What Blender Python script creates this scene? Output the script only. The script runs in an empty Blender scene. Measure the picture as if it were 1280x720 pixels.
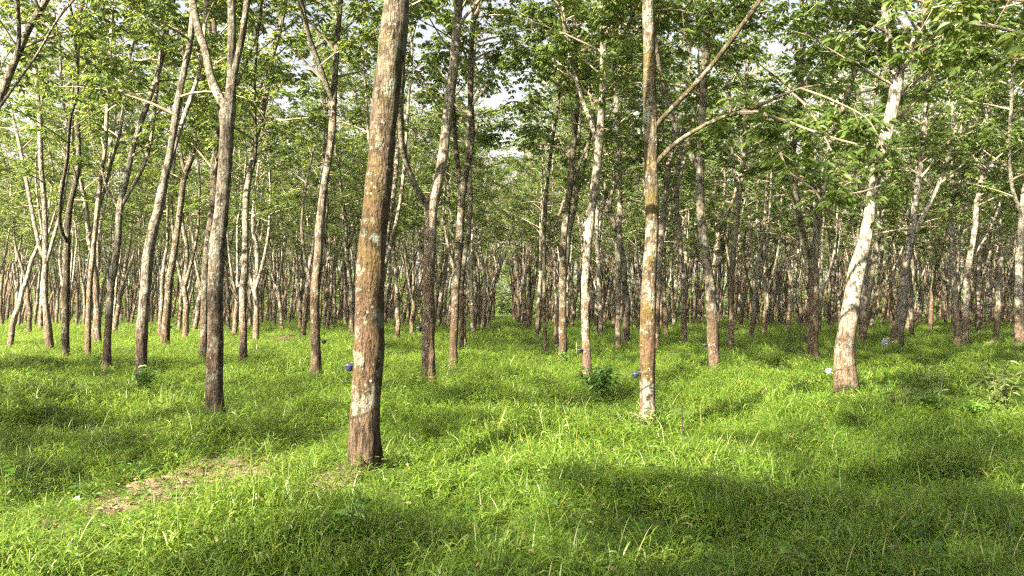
import bpy, math, random
import numpy as np
from mathutils import Vector, Matrix

PI = math.pi
sc = bpy.context.scene
COL = sc.collection
F = 1004.0            # focal length in pixels of the 1280 px wide photograph
CAMZ = 1.5            # eye height above the grass tops (z = 0)
YAW = math.atan(15 / F)
PITCH = math.atan(25 / F)

# ------------------------------------------------------------------ camera
cam = bpy.data.cameras.new('camera')
cam.sensor_width = 36.0
cam.lens = 36.0 * F / 1280
cam.clip_start = 0.05
cam.clip_end = 3000
camo = bpy.data.objects.new('camera', cam)
COL.objects.link(camo)
camo.location = (0, 0, CAMZ)
camo.rotation_euler = (PI / 2 + PITCH, 0, -YAW)
sc.camera = camo
RC = np.array(camo.rotation_euler.to_matrix())


def at(px, py, Y):
    """World point seen at pixel (px, py) on the plane y = Y."""
    d = RC @ np.array([(px - 640) / F, -(py - 360) / F, -1.0])
    return np.array([0, 0, CAMZ]) + d * (Y / d[1])


def on_ground(px, py, z=-0.05):
    d = RC @ np.array([(px - 640) / F, -(py - 360) / F, -1.0])
    return np.array([0, 0, CAMZ]) + d * ((z - CAMZ) / d[2])


# ------------------------------------------------------------------ terrain height
_r = np.random.default_rng(5)
_W = [(l, _r.uniform(0, 2 * PI), _r.uniform(0, 2 * PI), a) for l, a in
      [(9, .055), (6.5, .055), (4.6, .05), (3.7, .05), (2.9, .04), (2.2, .032), (1.6, .022), (1.1, .014)]]


MOUNDS = []


def gh(x, y):
    x = np.asarray(x, float); y = np.asarray(y, float)
    h = np.full(np.broadcast(x, y).shape, -0.14)
    for l, th, ph, a in _W:
        h = h + 1.45 * a * np.sin(2 * PI * (x * math.cos(th) * .75 + y * math.sin(th) * 1.1) / l + ph
                           + 0.7 * np.sin(2 * PI * (y * math.cos(th) - x * math.sin(th)) / (l * 1.7) + 2 * ph))
    so = .8 * soil(x, y); h = h * (1 - so) - .13 * so
    if MOUNDS:
        sh = h.shape; hf = h.ravel(); xf = np.broadcast_to(x, sh).ravel(); yf = np.broadcast_to(y, sh).ravel()
        for a, b in MOUNDS:
            k = (np.abs(xf - a) < 2) & (np.abs(yf - b) < 2)
            w = np.exp(-((xf[k] - a) ** 2 + (yf[k] - b) ** 2) / .45)
            hf[k] = hf[k] * (1 - w) + w * -.055
        h = hf.reshape(sh)
    return h


_N = [(_r.uniform(-1, 1, 2), _r.uniform(0, 2 * PI)) for _ in range(14)]


def fld(x, y, l, k=0):
    """cheap smooth random field, about -1..1"""
    v = 0
    for i in range(6):
        d, ph = _N[(i + k) % 14]
        v = v + np.sin(2 * PI * (x * d[0] + y * d[1]) / l * 1.3 + ph + i)
    return v / 3.0


# bare patches: (px, py, half width px, half height px, strength)
SOIL = []
for px, py, rx, ry, s in [(205, 620, 88, 26, 1.0), (160, 636, 60, 18, .95), (262, 598, 66, 18, .95), (350, 577, 52, 10, .85), (425, 596, 46, 12, .6),
                          (700, 498, 20, 5, .9), (1190, 505, 40, 9, .5), (38, 437, 24, 4, .9), (340, 425, 26, 3, .8), (785, 470, 26, 4, .6),
                          (530, 478, 26, 6, .5), (330, 622, 30, 8, .6), (470, 620, 30, 6, .5)]:
    c = on_ground(px, py, -.12); a = on_ground(px + rx * 1.2, py, -.12); b = on_ground(px, py - ry * 1.5, -.12)
    SOIL.append((c[0], c[1], abs(a[0] - c[0]), abs(b[1] - c[1]), s))


def soil(x, y):
    m = np.zeros(np.broadcast(x, y).shape)
    for cx, cy, ax, ay, s in SOIL:
        d = np.sqrt(((x - cx) / ax) ** 2 + ((y - cy) / ay) ** 2) + 0.36 * fld(x, y, .9) + .26 * fld(x, y, .35, 3)
        m = np.maximum(m, s * np.clip(1.5 - d, 0, 1))
    return m


# ------------------------------------------------------------------ mesh helpers
class MB:
    def __init__(s):
        s.v = []; s.f = []; s.uv = []; s.mi = []; s.t = []; s.n = 0

    def add(s, v, f, uv=None, mi=0, t=None):
        v = np.asarray(v, float); f = np.asarray(f, int)
        s.v.append(v); s.f.append(f + s.n); s.n += len(v)
        s.uv.append(np.zeros((len(f), f.shape[1], 2)) if uv is None else uv)
        s.mi.append(np.full(len(f), mi))
        s.t.append(np.full(len(v), .5) if t is None else t)

    def mesh(s, name, mats, smooth=True):
        v = np.concatenate(s.v)
        me = bpy.data.meshes.new(name)
        tot = np.concatenate([np.full(len(f), f.shape[1]) for f in s.f])
        loops = np.concatenate([f.ravel() for f in s.f])
        me.vertices.add(len(v)); me.vertices.foreach_set('co', v.ravel())
        me.loops.add(len(loops)); me.loops.foreach_set('vertex_index', loops.astype(np.int32))
        me.polygons.add(len(tot))
        me.polygons.foreach_set('loop_start', np.concatenate([[0], np.cumsum(tot)[:-1]]).astype(np.int32))
        me.polygons.foreach_set('material_index', np.concatenate(s.mi).astype(np.int32))
        me.polygons.foreach_set('use_smooth', np.full(len(tot), smooth))
        me.update(calc_edges=True)
        uvl = me.uv_layers.new(name='UVMap')
        uvl.data.foreach_set('uv', np.concatenate([u.reshape(-1, 2) for u in s.uv]).ravel())
        a = me.attributes.new('tint', 'FLOAT', 'POINT')
        a.data.foreach_set('value', np.concatenate(s.t).astype(np.float32))
        for m in mats:
            me.materials.append(m)
        return me


def resample(P, R, step):
    """Catmull-Rom through points P with radii R."""
    P = np.asarray(P, float); R = np.asarray(R, float)
    if len(P) < 3:
        n = max(2, int(np.linalg.norm(P[-1] - P[0]) / step))
        t = np.linspace(0, 1, n + 1)[:, None]
        return P[0] * (1 - t) + P[-1] * t, (R[0] * (1 - t) + R[-1] * t)[:, 0]
    Q = np.vstack([2 * P[0] - P[1], P, 2 * P[-1] - P[-2]])
    out = []; rr = []
    for i in range(len(P) - 1):
        p0, p1, p2, p3 = Q[i:i + 4]
        n = max(1, int(np.linalg.norm(p2 - p1) / step))
        t = np.linspace(0, 1, n, endpoint=False)[:, None]
        out.append(0.5 * (2 * p1 + (p2 - p0) * t + (2 * p0 - 5 * p1 + 4 * p2 - p3) * t ** 2 + (3 * p1 - p0 - 3 * p2 + p3) * t ** 3))
        rr.append((R[i] * (1 - t) + R[i + 1] * t)[:, 0])
    out.append(P[-1:]); rr.append(R[-1:])
    return np.vstack(out), np.concatenate(rr)


def tube(mb, P, R, sides=8, mi=0, t=.5, lump=0.0, rng=None, flare=False, cap=True):
    P = np.asarray(P, float); R = np.asarray(R, float)
    n = len(P)
    T = np.gradient(P, axis=0); T /= np.linalg.norm(T, axis=1)[:, None] + 1e-9
    ref = np.array([1.0, 0, 0]) if abs(T[0][0]) < .8 else np.array([0, 1.0, 0])
    U = ref - T * (T @ ref)[:, None]; U /= np.linalg.norm(U, axis=1)[:, None] + 1e-9
    V = np.cross(T, U)
    a = np.arange(sides) * 2 * PI / sides
    rad = np.repeat(R[:, None], sides, 1)
    if lump and rng is not None:
        s = np.concatenate([[0], np.cumsum(np.linalg.norm(np.diff(P, axis=0), axis=1))])[:, None]
        g = np.zeros((n, sides))
        for k in range(9):
            m = rng.integers(1, 6); w = rng.uniform(.8, 9) if k < 6 else rng.uniform(9, 26)
            g += rng.uniform(.3, 1) * np.sin(m * a[None] + w * s + rng.uniform(0, 6.3)) / (1 + m * .25) * (1 if k < 6 else .5)
        rad = rad * (1 + lump * g)
        for _ in range(3):      # a few knots where old branches broke off
            s0 = rng.uniform(.5, max(1, s[-1, 0])); a0 = rng.uniform(0, 2 * PI); w0 = rng.uniform(.05, .12)
            da = np.angle(np.exp(1j * (a[None] - a0)))
            rad = rad * (1 + .28 * np.exp(-((s - s0) / w0) ** 2 - (da / .55) ** 2))
        if flare:
            z = P[:, 2][:, None] + .15
            k0 = rng.uniform(0, 6)
            rad = rad * (1 + np.exp(-np.clip(z, 0, 9) / .16) * (.24 + .20 * np.sin(4 * a[None] + k0) + .10 * np.sin(7 * a[None] + k0)))
    v = P[:, None] + rad[..., None] * (np.cos(a)[None, :, None] * U[:, None] + np.sin(a)[None, :, None] * V[:, None])
    i = np.arange(n - 1)[:, None] * sides; j = np.arange(sides)[None]; j2 = (j + 1) % sides
    f = np.stack([i + j, i + j2, i + sides + j2, i + sides + j], -1).reshape(-1, 4)
    uu = np.stack([j + 0 * i, j + 1 + 0 * i, j + 1 + 0 * i, j + 0 * i], -1).reshape(-1, 4) / sides
    z = P[:, 2]
    zz = np.stack([np.repeat(z[:-1], sides), np.repeat(z[:-1], sides), np.repeat(z[1:], sides), np.repeat(z[1:], sides)], -1)
    mb.add(v.reshape(-1, 3), f, np.stack([uu, zz], -1), mi, np.full(n * sides, t))
    if cap and sides >= 6:
        c = np.arange(sides)
        mb.add(np.vstack([v[-1], P[-1] + T[-1] * R[-1] * .3]), np.stack([c, (c + 1) % sides, np.full(sides, sides)], -1), None, mi, np.full(sides + 1, t))


def unit(a):
    return a / (np.linalg.norm(a, axis=-1, keepdims=True) + 1e-9)


def leaves(mb, P, D, L, W, rng, mi=1, fine=True, tint=None, up=.5):
    """leaf blades: base P, direction D, length L, width W"""
    n = len(P)
    if n == 0:
        return
    D = unit(D)
    N = rng.normal(0, 1, (n, 3)) * (1 - up); N[:, 2] += up
    S = unit(np.cross(D, N)); N = np.cross(S, D)
    L = np.asarray(L)[:, None]; W = np.asarray(W)[:, None]
    fold = N * W * .28; droop = np.array([0, 0, -1.0]) * L
    tint = rng.uniform(0, 1, n) if tint is None else tint
    if fine:
        a = P; tip = P + D * L + droop * .16
        m1 = P + D * L * .34; m2 = P + D * L * .68 + droop * .05
        v = np.stack([a, m1 + S * W * .46 + fold, m1 - S * W * .46 + fold, m2 + S * W * .42 + fold * .8, m2 - S * W * .42 + fold * .8, tip, m1, m2], 1)
        i = np.arange(n)[:, None] * 8
        q = np.concatenate([i + np.array([[0, 6, 1, 1]])[:, :3].repeat(n, 0) * 1], 0)
        tri = np.concatenate([i + np.array([[0, 1, 6]]), i + np.array([[0, 6, 2]]), i + np.array([[3, 5, 7]]), i + np.array([[7, 5, 4]])])
        qd = np.concatenate([i + np.array([[6, 1, 3, 7]]), i + np.array([[6, 7, 4, 2]])])
        base = mb.n
        mb.add(v.reshape(-1, 3), tri, None, mi, np.repeat(tint, 8))
        mb.n = base
        mb.f.append(qd + base); mb.uv.append(np.zeros((len(qd), 4, 2))); mb.mi.append(np.full(len(qd), mi))
        mb.n = base + n * 8
    else:
        m1 = P + D * L * .5 + fold
        v = np.stack([P, m1 + S * W * .5, P + D * L + droop * .14, m1 - S * W * .5], 1)
        i = np.arange(n)[:, None] * 4
        mb.add(v.reshape(-1, 3), i + np.array([[0, 1, 2, 3]]), None, mi, np.repeat(tint, 4))


def trifoliate(mb, C, rng, K=8, ls=.138, fine=False, spread=.5):
    """clusters of three-fingered rubber leaves round each shoot tip C"""
    n = len(C)
    if n == 0:
        return
    C = np.repeat(C, K, 0)
    D = rng.normal(0, 1, (n * K, 3)); D[:, 2] = np.abs(D[:, 2]) * .5 + rng.uniform(-.45, .35, n * K); D = unit(D)
    pl = rng.uniform(.5, 1.5, n * K)[:, None] * ls
    B = C + D * pl + rng.normal(0, .04, (n * K, 3))
    side = unit(np.cross(D, [0, 0, 1.0]))
    D2 = unit(D * np.array([1, 1, .4]) + np.array([0, 0, -.55]))
    P = np.repeat(B, 3, 0)
    DD = np.stack([D2, D2 * .75 + side * .75, D2 * .75 - side * .75], 1).reshape(-1, 3)
    L = np.repeat(rng.uniform(.75, 1.25, n * K), 3) * ls
    tint = np.clip(np.repeat(rng.beta(2, 2, n * K), 3) + rng.normal(0, .08, n * K * 3), 0, 1)
    leaves(mb, P, DD, L, L * rng.uniform(.36, .46, len(L)), rng, 1, fine, tint)


# ------------------------------------------------------------------ material helpers
def mat(name):
    m = bpy.data.materials.new(name); m.use_nodes = True
    nt = m.node_tree; nt.nodes.clear()
    return m, nt, nt.nodes, nt.links


def node(nt, typ, **kw):
    n = nt.nodes.new(typ)
    for k, v in kw.items():
        setattr(n, k, v)
    return n


def setin(nt, n, key, v):
    if hasattr(v, 'is_output'):
        nt.links.new(v, n.inputs[key])
    else:
        n.inputs[key].default_value = v


def mix(nt, fac, a, b):
    n = node(nt, 'ShaderNodeMix', data_type='RGBA')
    for k, v in ((0, fac), (6, a), (7, b)):
        if hasattr(v, 'is_output'):
            nt.links.new(v, n.inputs[k])
        else:
            n.inputs[k].default_value = v if k == 0 else (*v, 1)
    return n.outputs[2]


def math_(nt, op, a, b=0.0, clamp=False):
    n = node(nt, 'ShaderNodeMath', operation=op, use_clamp=clamp)
    setin(nt, n, 0, a); setin(nt, n, 1, b)
    return n.outputs[0]


def noise(nt, vec, scale, detail=3, rough=.55, dist=0.0):
    n = node(nt, 'ShaderNodeTexNoise')
    nt.links.new(vec, n.inputs['Vector'])
    n.inputs['Scale'].default_value = scale; n.inputs['Detail'].default_value = detail
    n.inputs['Roughness'].default_value = rough; n.inputs['Distortion'].default_value = dist
    return n.outputs['Fac']


def ramp(nt, v, lo, hi):
    n = node(nt, 'ShaderNodeMapRange'); n.clamp = True; n.interpolation_type = 'SMOOTHSTEP'
    setin(nt, n, 0, v); setin(nt, n, 1, lo); setin(nt, n, 2, hi)
    return n.outputs[0]


def oattr(nt, name, typ='OBJECT'):
    n = node(nt, 'ShaderNodeAttribute', attribute_type=typ, attribute_name=name)
    return n.outputs['Fac']


def leaf_mat(name, cols, trans, tmix=.45, rough=.5, spec=.35):
    """cols: three base colours along the per-leaf tint; trans: colour of light passing through"""
    m, nt, N, L = mat(name)
    t = oattr(nt, 'tint', 'GEOMETRY')
    oi = node(nt, 'ShaderNodeObjectInfo')
    t2 = math_(nt, 'ADD', math_(nt, 'MULTIPLY', t, .75), math_(nt, 'MULTIPLY', oi.outputs['Random'], .25))
    c = mix(nt, ramp(nt, t2, .1, .6), cols[0], cols[1])
    c = mix(nt, ramp(nt, t2, .66, 1.0), c, cols[2])
    p = node(nt, 'ShaderNodeBsdfPrincipled')
    L.new(c, p.inputs['Base Color']); p.inputs['Roughness'].default_value = rough
    p.inputs['Specular IOR Level'].default_value = spec
    tr = node(nt, 'ShaderNodeBsdfTranslucent')
    L.new(mix(nt, .5, trans, c) if tmix > .9 else mix(nt, ramp(nt, t2, .2, .9), trans, tuple(min(1, x * 1.25) for x in trans)), tr.inputs['Color'])
    ms = node(nt, 'ShaderNodeMixShader'); ms.inputs[0].default_value = tmix
    L.new(p.outputs[0], ms.inputs[1]); L.new(tr.outputs[0], ms.inputs[2])
    o = node(nt, 'ShaderNodeOutputMaterial'); L.new(ms.outputs[0], o.inputs[0])
    return m


M = {}
M['leaf'] = leaf_mat('rubber_leaf', [(.032, .064, .015), (.070, .112, .025), (.15, .162, .042)], (.24, .30, .05), .44)
M['grass'] = leaf_mat('grass_blade', [(.048, .112, .014), (.099, .165, .019), (.24, .22, .06)], (.24, .33, .045), .42, .42, .45)
M['weed'] = leaf_mat('weed_leaf', [(.045, .10, .02), (.07, .15, .025), (.12, .17, .04)], (.16, .28, .04), .4)
M['weed_pale'] = leaf_mat('pale_weed_leaf', [(.13, .19, .07), (.19, .25, .10), (.26, .28, .12)], (.28, .36, .12), .35)
M['weed_brown'] = leaf_mat('brown_weed_leaf', [(.06, .085, .025), (.09, .12, .035), (.14, .13, .05)], (.22, .22, .06), .35)
M['litter'] = leaf_mat('dry_leaf', [(.10, .065, .038), (.17, .12, .075), (.30, .25, .18)], (.25, .15, .06), .15, .8, .2)


def bark():
    m, nt, N, L = mat('bark')
    tc = node(nt, 'ShaderNodeTexCoord'); oi = node(nt, 'ShaderNodeObjectInfo')
    rnd = oi.outputs['Random']
    off = node(nt, 'ShaderNodeVectorMath', operation='ADD')
    L.new(tc.outputs['Object'], off.inputs[0])
    cb = node(nt, 'ShaderNodeCombineXYZ'); L.new(math_(nt, 'MULTIPLY', rnd, 37.0), cb.inputs[0]); L.new(math_(nt, 'MULTIPLY', rnd, 11.0), cb.inputs[2])
    L.new(cb.outputs[0], off.inputs[1])
    P = off.outputs[0]
    st = node(nt, 'ShaderNodeVectorMath', operation='MULTIPLY'); L.new(P, st.inputs[0]); st.inputs[1].default_value = (1, 1, .22)
    PS = st.outputs[0]
    uvs = node(nt, 'ShaderNodeSeparateXYZ'); L.new(tc.outputs['UV'], uvs.inputs[0])
    u, h = uvs.outputs[0], uvs.outputs[1]
    pale = oattr(nt, 'pale'); moss = oattr(nt, 'moss'); dark = oattr(nt, 'dark'); mint = oattr(nt, 'mint')
    big = noise(nt, P, 1.7, 4, .6); mid = noise(nt, P, 6.5, 5, .65, .6); fine = noise(nt, P, 26, 4, .7)
    furrow = noise(nt, PS, 22, 4, .65, .4)
    # upper bole: grey beige, mottled
    c = mix(nt, ramp(nt, mid, .40, .60), (.065, .050, .034), (.20, .165, .115))
    c = mix(nt, math_(nt, 'MULTIPLY', pale, .8), c, mix(nt, ramp(nt, mid, .38, .56), (.20, .17, .13), (.56, .52, .44)))
    # lower bole: reddish brown re-grown tapping panel
    low = ramp(nt, math_(nt, 'ADD', h, math_(nt, 'MULTIPLY', big, 1.4)), math_(nt, 'ADD', 2.7, math_(nt, 'MULTIPLY', oattr(nt, 'brown'), 3.6)), math_(nt, 'ADD', 1.5, math_(nt, 'MULTIPLY', oattr(nt, 'brown'), 2.2)))
    low = math_(nt, 'MULTIPLY', low, math_(nt, 'SUBTRACT', 1.0, math_(nt, 'MULTIPLY', pale, .12)))
    brown = mix(nt, ramp(nt, fine, .3, .7), (.085, .048, .026), (.175, .108, .064))
    c = mix(nt, math_(nt, 'MULTIPLY', low, .85), c, brown)
    # ochre algae
    c = mix(nt, math_(nt, 'MULTIPLY', ramp(nt, noise(nt, P, 2.6, 5, .7, .6), .45, .60), math_(nt, 'MULTIPLY', moss, .8)), c, (.11, .084, .021))
    # dark blotches, and streaks that darken along the furrows
    c = mix(nt, math_(nt, 'MULTIPLY', ramp(nt, noise(nt, P, 3.4, 5, .7, 1.2), .48, .39), .55), c, (.04, .031, .021))
    c = mix(nt, math_(nt, 'MULTIPLY', ramp(nt, furrow, .49, .38), .7), c, (.036, .027, .018))
    c = mix(nt, math_(nt, 'MULTIPLY', dark, .55), c, (.042, .034, .024))
    # white lichen specks and grey green crusts
    vo = node(nt, 'ShaderNodeTexVoronoi'); vo.inputs['Scale'].default_value = 15; L.new(P, vo.inputs['Vector'])
    spot = math_(nt, 'MULTIPLY', ramp(nt, math_(nt, 'ADD', vo.outputs['Distance'], math_(nt, 'MULTIPLY', fine, .3)), .40, .28), ramp(nt, big, .40, .56))
    c = mix(nt, math_(nt, 'MULTIPLY', spot, .75), c, (.46, .44, .37))
    lich = math_(nt, 'MULTIPLY', ramp(nt, noise(nt, P, 4.3, 5, .75), .54, .60), .6)
    c = mix(nt, lich, c, (.26, .29, .24))
    # old bark below the tapping cut: dark furrows, mint lichen on some trunks
    cut = math_(nt, 'ADD', math_(nt, 'MULTIPLY', u, .35), .22)
    below = ramp(nt, math_(nt, 'SUBTRACT', cut, h), -.012, .012)
    lowc = mix(nt, ramp(nt, furrow, .40, .58), (.035, .027, .02), (.15, .10, .065))
    lowc = mix(nt, math_(nt, 'MULTIPLY', mint, ramp(nt, mid, .48, .54)), lowc, (.19, .235, .175))
    c = mix(nt, math_(nt, 'MULTIPLY', below, oattr(nt, 'tapped')), c, lowc)
    line = math_(nt, 'MULTIPLY', ramp(nt, math_(nt, 'ABSOLUTE', math_(nt, 'SUBTRACT', cut, h)), .022, .008), oattr(nt, 'tapped'))
    c = mix(nt, math_(nt, 'MULTIPLY', line, .8), c, (.05, .033, .022))
    v = math_(nt, 'ADD', math_(nt, 'MULTIPLY', rnd, .35), .54)
    hs = node(nt, 'ShaderNodeHueSaturation'); L.new(c, hs.inputs['Color']); L.new(v, hs.inputs['Value'])
    p = node(nt, 'ShaderNodeBsdfPrincipled'); L.new(hs.outputs[0], p.inputs['Base Color'])
    p.inputs['Roughness'].default_value = .9; p.inputs['Specular IOR Level'].default_value = .15
    b = node(nt, 'ShaderNodeBump'); b.inputs['Strength'].default_value = 1.0; b.inputs['Distance'].default_value = .07
    hgt = math_(nt, 'ADD', math_(nt, 'ADD', math_(nt, 'MULTIPLY', furrow, 1.1), math_(nt, 'MULTIPLY', mid, .7)), math_(nt, 'MULTIPLY', fine, .5))
    L.new(hgt, b.inputs['Height']); L.new(b.outputs[0], p.inputs['Normal'])
    o = node(nt, 'ShaderNodeOutputMaterial'); L.new(p.outputs[0], o.inputs[0])
    return m


M['bark'] = bark()


def simple(name, col, rough=.6, var=.15, scale=8.0, spec=.4, bump=0.0):
    m, nt, N, L = mat(name)
    tc = node(nt, 'ShaderNodeTexCoord')
    n = noise(nt, tc.outputs['Object'], scale, 4)
    c = mix(nt, ramp(nt, n, .3, .7), tuple(x * (1 - var) for x in col), tuple(min(1, x * (1 + var)) for x in col))
    p = node(nt, 'ShaderNodeBsdfPrincipled'); L.new(c, p.inputs['Base Color'])
    p.inputs['Roughness'].default_value = rough; p.inputs['Specular IOR Level'].default_value = spec
    if bump:
        b = node(nt, 'ShaderNodeBump'); b.inputs['Strength'].default_value = bump; b.inputs['Distance'].default_value = .02
        L.new(n, b.inputs['Height']); L.new(b.outputs[0], p.inputs['Normal'])
    o = node(nt, 'ShaderNodeOutputMaterial'); L.new(p.outputs[0], o.inputs[0])
    return m


M['twig'] = simple('twig_bark', (.20, .165, .12), .9, .35, 6, .1)
M['stem_green'] = simple('green_stem', (.10, .13, .045), .7, .3, 12, .2)
M['cup_blue'] = simple('blue_cup_plastic', (.012, .016, .045), .35, .2, 9, .5)
M['cup_black'] = simple('black_cup_plastic', (.012, .013, .018), .4, .3, 9, .5)
M['cup_pale'] = simple('pale_blue_cup_plastic', (.22, .30, .40), .45, .15, 20, .4)
M['wire'] = simple('hanger_wire', (.09, .08, .07), .5, .3, 20, .5)
M['latex'] = simple('latex', (.75, .73, .66), .3, .05, 10, .5)
M['bag'] = simple('grey_plastic', (.15, .17, .18), .4, .35, 14, .5, .8)
M['dead_wood'] = simple('dead_wood', (.17, .13, .10), .95, .45, 11, .1, .8)
M['stake_pale'] = simple('pale_cane', (.42, .38, .18), .8, .2, 14, .2)
M['stake_dark'] = simple('dark_cane', (.03, .027, .022), .8, .3, 14, .2)


# ------------------------------------------------------------------ object helpers
def thing(name, loc, label, cat, group=None, rz=0.0):
    o = bpy.data.objects.new(name, None); COL.objects.link(o)
    o.empty_display_size = .2
    o.location = loc; o.rotation_euler = (0, 0, rz); o['label'] = label; o['category'] = cat
    if group:
        o['group'] = group
    return o


def part(name, me, parent=None):
    o = bpy.data.objects.new(name, me); COL.objects.link(o)
    if parent is not None:
        o.parent = parent
    return o


# ------------------------------------------------------------------ trees
def extend(P, R, H, rng, wander=.13, tip=.022):
    """carry a limb on upwards, past the top of the picture, to height H"""
    P = [np.array(p, float) for p in P]; R = list(R)
    d = unit(P[-1] - P[-2])
    while P[-1][2] < H:
        d = unit(d + np.array([rng.normal(0, wander), rng.normal(0, wander), .10]))
        d[2] = max(d[2], .45)
        P.append(P[-1] + d * .9)
        R.append(max(tip, R[-1] * .905))
    return np.array(P), np.array(R)


def grow(mb, lines, hmin, H, rng, dens=1.0, reach=1.0, fine=False, ls=.165, K=6, sprays=()):
    """side branches, twigs and leaf clusters along the limb lines, into one crown mesh"""
    clusters = []
    for P, R in lines:
        P, R = resample(P, R, .12)
        s = rng.uniform(0, .4); az = rng.uniform(0, 6.28)
        acc = np.concatenate([[0], np.cumsum(np.linalg.norm(np.diff(P, axis=0), axis=1))])
        while s < acc[-1]:
            i = min(int(np.searchsorted(acc, s)), len(P) - 1)
            z = P[i][2]
            s += rng.uniform(.28, .56) / dens
            if z < hmin or (z < hmin + 1.2 and rng.random() < .55):
                continue
            t = min(1, max(0, (z - hmin) / (H - hmin)))
            Lb = (.75 + 1.75 * (1 - .7 * t ** 1.6)) * rng.uniform(.55, 1.2) * reach
            az += 2.4 + rng.normal(0, .5)
            el = math.radians(rng.uniform(5, 50) + 20 * t)
            d = np.array([math.cos(az) * math.cos(el), math.sin(az) * math.cos(el), math.sin(el)])
            ss = np.linspace(0, 1, 6)[:, None]
            side = np.array([-math.sin(az), math.cos(az), 0]) * rng.normal(0, .18)
            B = P[i] + d * Lb * ss + side * Lb * ss ** 2 + np.array([0, 0, -1]) * Lb * rng.uniform(-.1, .42) * ss ** 2
            r0 = min(R[i] * .5, .012 + .011 * Lb)
            tube(mb, B, np.linspace(r0, .005, 6), 5, 0, cap=False)
            for k in range(int(rng.integers(4, 8) * min(1.3, .5 + Lb / 3))):
                q = rng.uniform(.3, 1.0) if k else 1.0
                x = q * 5; j = min(4, int(x)); p = B[j] + (B[j + 1] - B[j]) * (x - j)
                td = unit(unit(B[j + 1] - B[j]) * .6 + rng.normal(0, .6, 3) + np.array([0, 0, .15]))
                Lt = rng.uniform(.2, .62)
                e = p + td * Lt
                if Lt > .3:
                    tube(mb, np.array([p, e]), np.array([.006, .003]), 3, 0, cap=False)
                clusters.append(e)
                if rng.random() < .5:
                    clusters.append(p + td * Lt * .45)
    for P, R in sprays:                       # extra drooping leafy sprigs
        P, R = resample(P, R, .06)
        tube(mb, P, R * 1.2, 6, 0, cap=False)
        for p in P[::2]:
            if rng.random() < .6:
                td = unit(rng.normal(0, 1, 3)); e = p + td * rng.uniform(.05, .35)
                tube(mb, np.array([p, e]), np.array([.005, .003]), 3, 0, cap=False)
                clusters.append(e)
    if clusters:
        trifoliate(mb, np.array(clusters), rng, K, ls, fine)
    return len(clusters)


GROUP = 'rubber trees standing in the plantation rows'
PLACED = []        # ground positions of the measured trees


def px_line(pts, Y, slope, y0):
    """pixel polyline with widths -> world points and radii; slope: metres of depth gained per metre of height"""
    P = []; R = []
    for px, py, w in pts:
        q = at(px, py, Y)
        q = at(px, py, Y + slope * max(0, q[2] - y0))
        P.append(q); R.append(w * .94 * q[1] / F / 2)
    return P, R


def near_tree(label, by, trunk, limbs=(), Y=None, hmin=4.8, H=14, dens=1.0, reach=1.0, ls=.138, seed=0, pale=0., moss=0., dark=0., mint=0., brown=0.,
              tapped=.55, fine=True, K=9, sprays=(), top=True):
    rng = np.random.default_rng(seed + 100)
    if Y is None:
        Y = CAMZ * F / (by - 385)
    sl = rng.normal(0, .05)
    P, R = px_line(trunk, Y, sl, 0)
    base = np.array([P[0][0], P[0][1], 0.0])
    PLACED.append((base[0], base[1]))
    g = float(gh(base[0], base[1]))
    d0 = (P[1] - P[0]); d0 = d0 / max(.2, d0[2])
    low = P[0] - d0 * min(.6, .25 + P[0][2] - g if P[0][2] > g else .25)
    P = [low] + P; R = [R[0]] + R
    lines = []
    if top:
        P, R = extend(P, R, H, rng)
    root = thing('rubber_tree', base, label, 'tree', GROUP)
    near = Y < 20
    mb = MB()
    Q, S = resample(P, R, .06 if near else .12)
    tube(mb, Q - base, S, 28 if near else 14, 0, lump=.042, rng=rng, flare=True)
    tr = part('trunk', mb.mesh('trunk', [M['bark']]), root)
    objs = [tr]
    lines.append((np.array(P), np.array(R)))
    for lb in limbs:
        opts = {}
        if isinstance(lb, dict):
            opts = lb; lb = opts['p']
        z0 = at(lb[0][0], lb[0][1], Y)[2]
        LP, LR = px_line(lb, Y + sl * max(0, z0), opts.get('slope', rng.normal(0, .35)), z0)
        if opts.get('grow', True):
            LP, LR = extend(LP, LR, H - rng.uniform(0, 2), rng)
        lm = MB()
        Q, S = resample(LP, LR, .08)
        S[:4] *= np.linspace(.75, 1, 4)[:len(S[:4])]
        tube(lm, Q - base, S, 14 if near else 9, 0, lump=.03, rng=rng)
        objs.append(part('limb', lm.mesh('limb', [M['bark']]), root))
        if opts.get('leafy', True):
            lines.append((np.array(LP), np.array(LR)))
    for o in objs:
        o['pale'] = pale; o['moss'] = moss; o['dark'] = dark; o['mint'] = mint; o['tapped'] = tapped; o['brown'] = brown
    cb = MB()
    sp = []
    for s in sprays:
        sp.append(px_line(s['p'], Y + s.get('dy', 0), s.get('slope', 0), 3))
    sp = [(np.array(a) - base, np.array(b)) for a, b in sp]
    grow(cb, [(a - base, b) for a, b in lines], hmin, H, rng, dens, reach, fine, ls, K, sp)
    part('crown', cb.mesh('crown', [M['twig'], M['leaf']], False), root)
    return root


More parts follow.
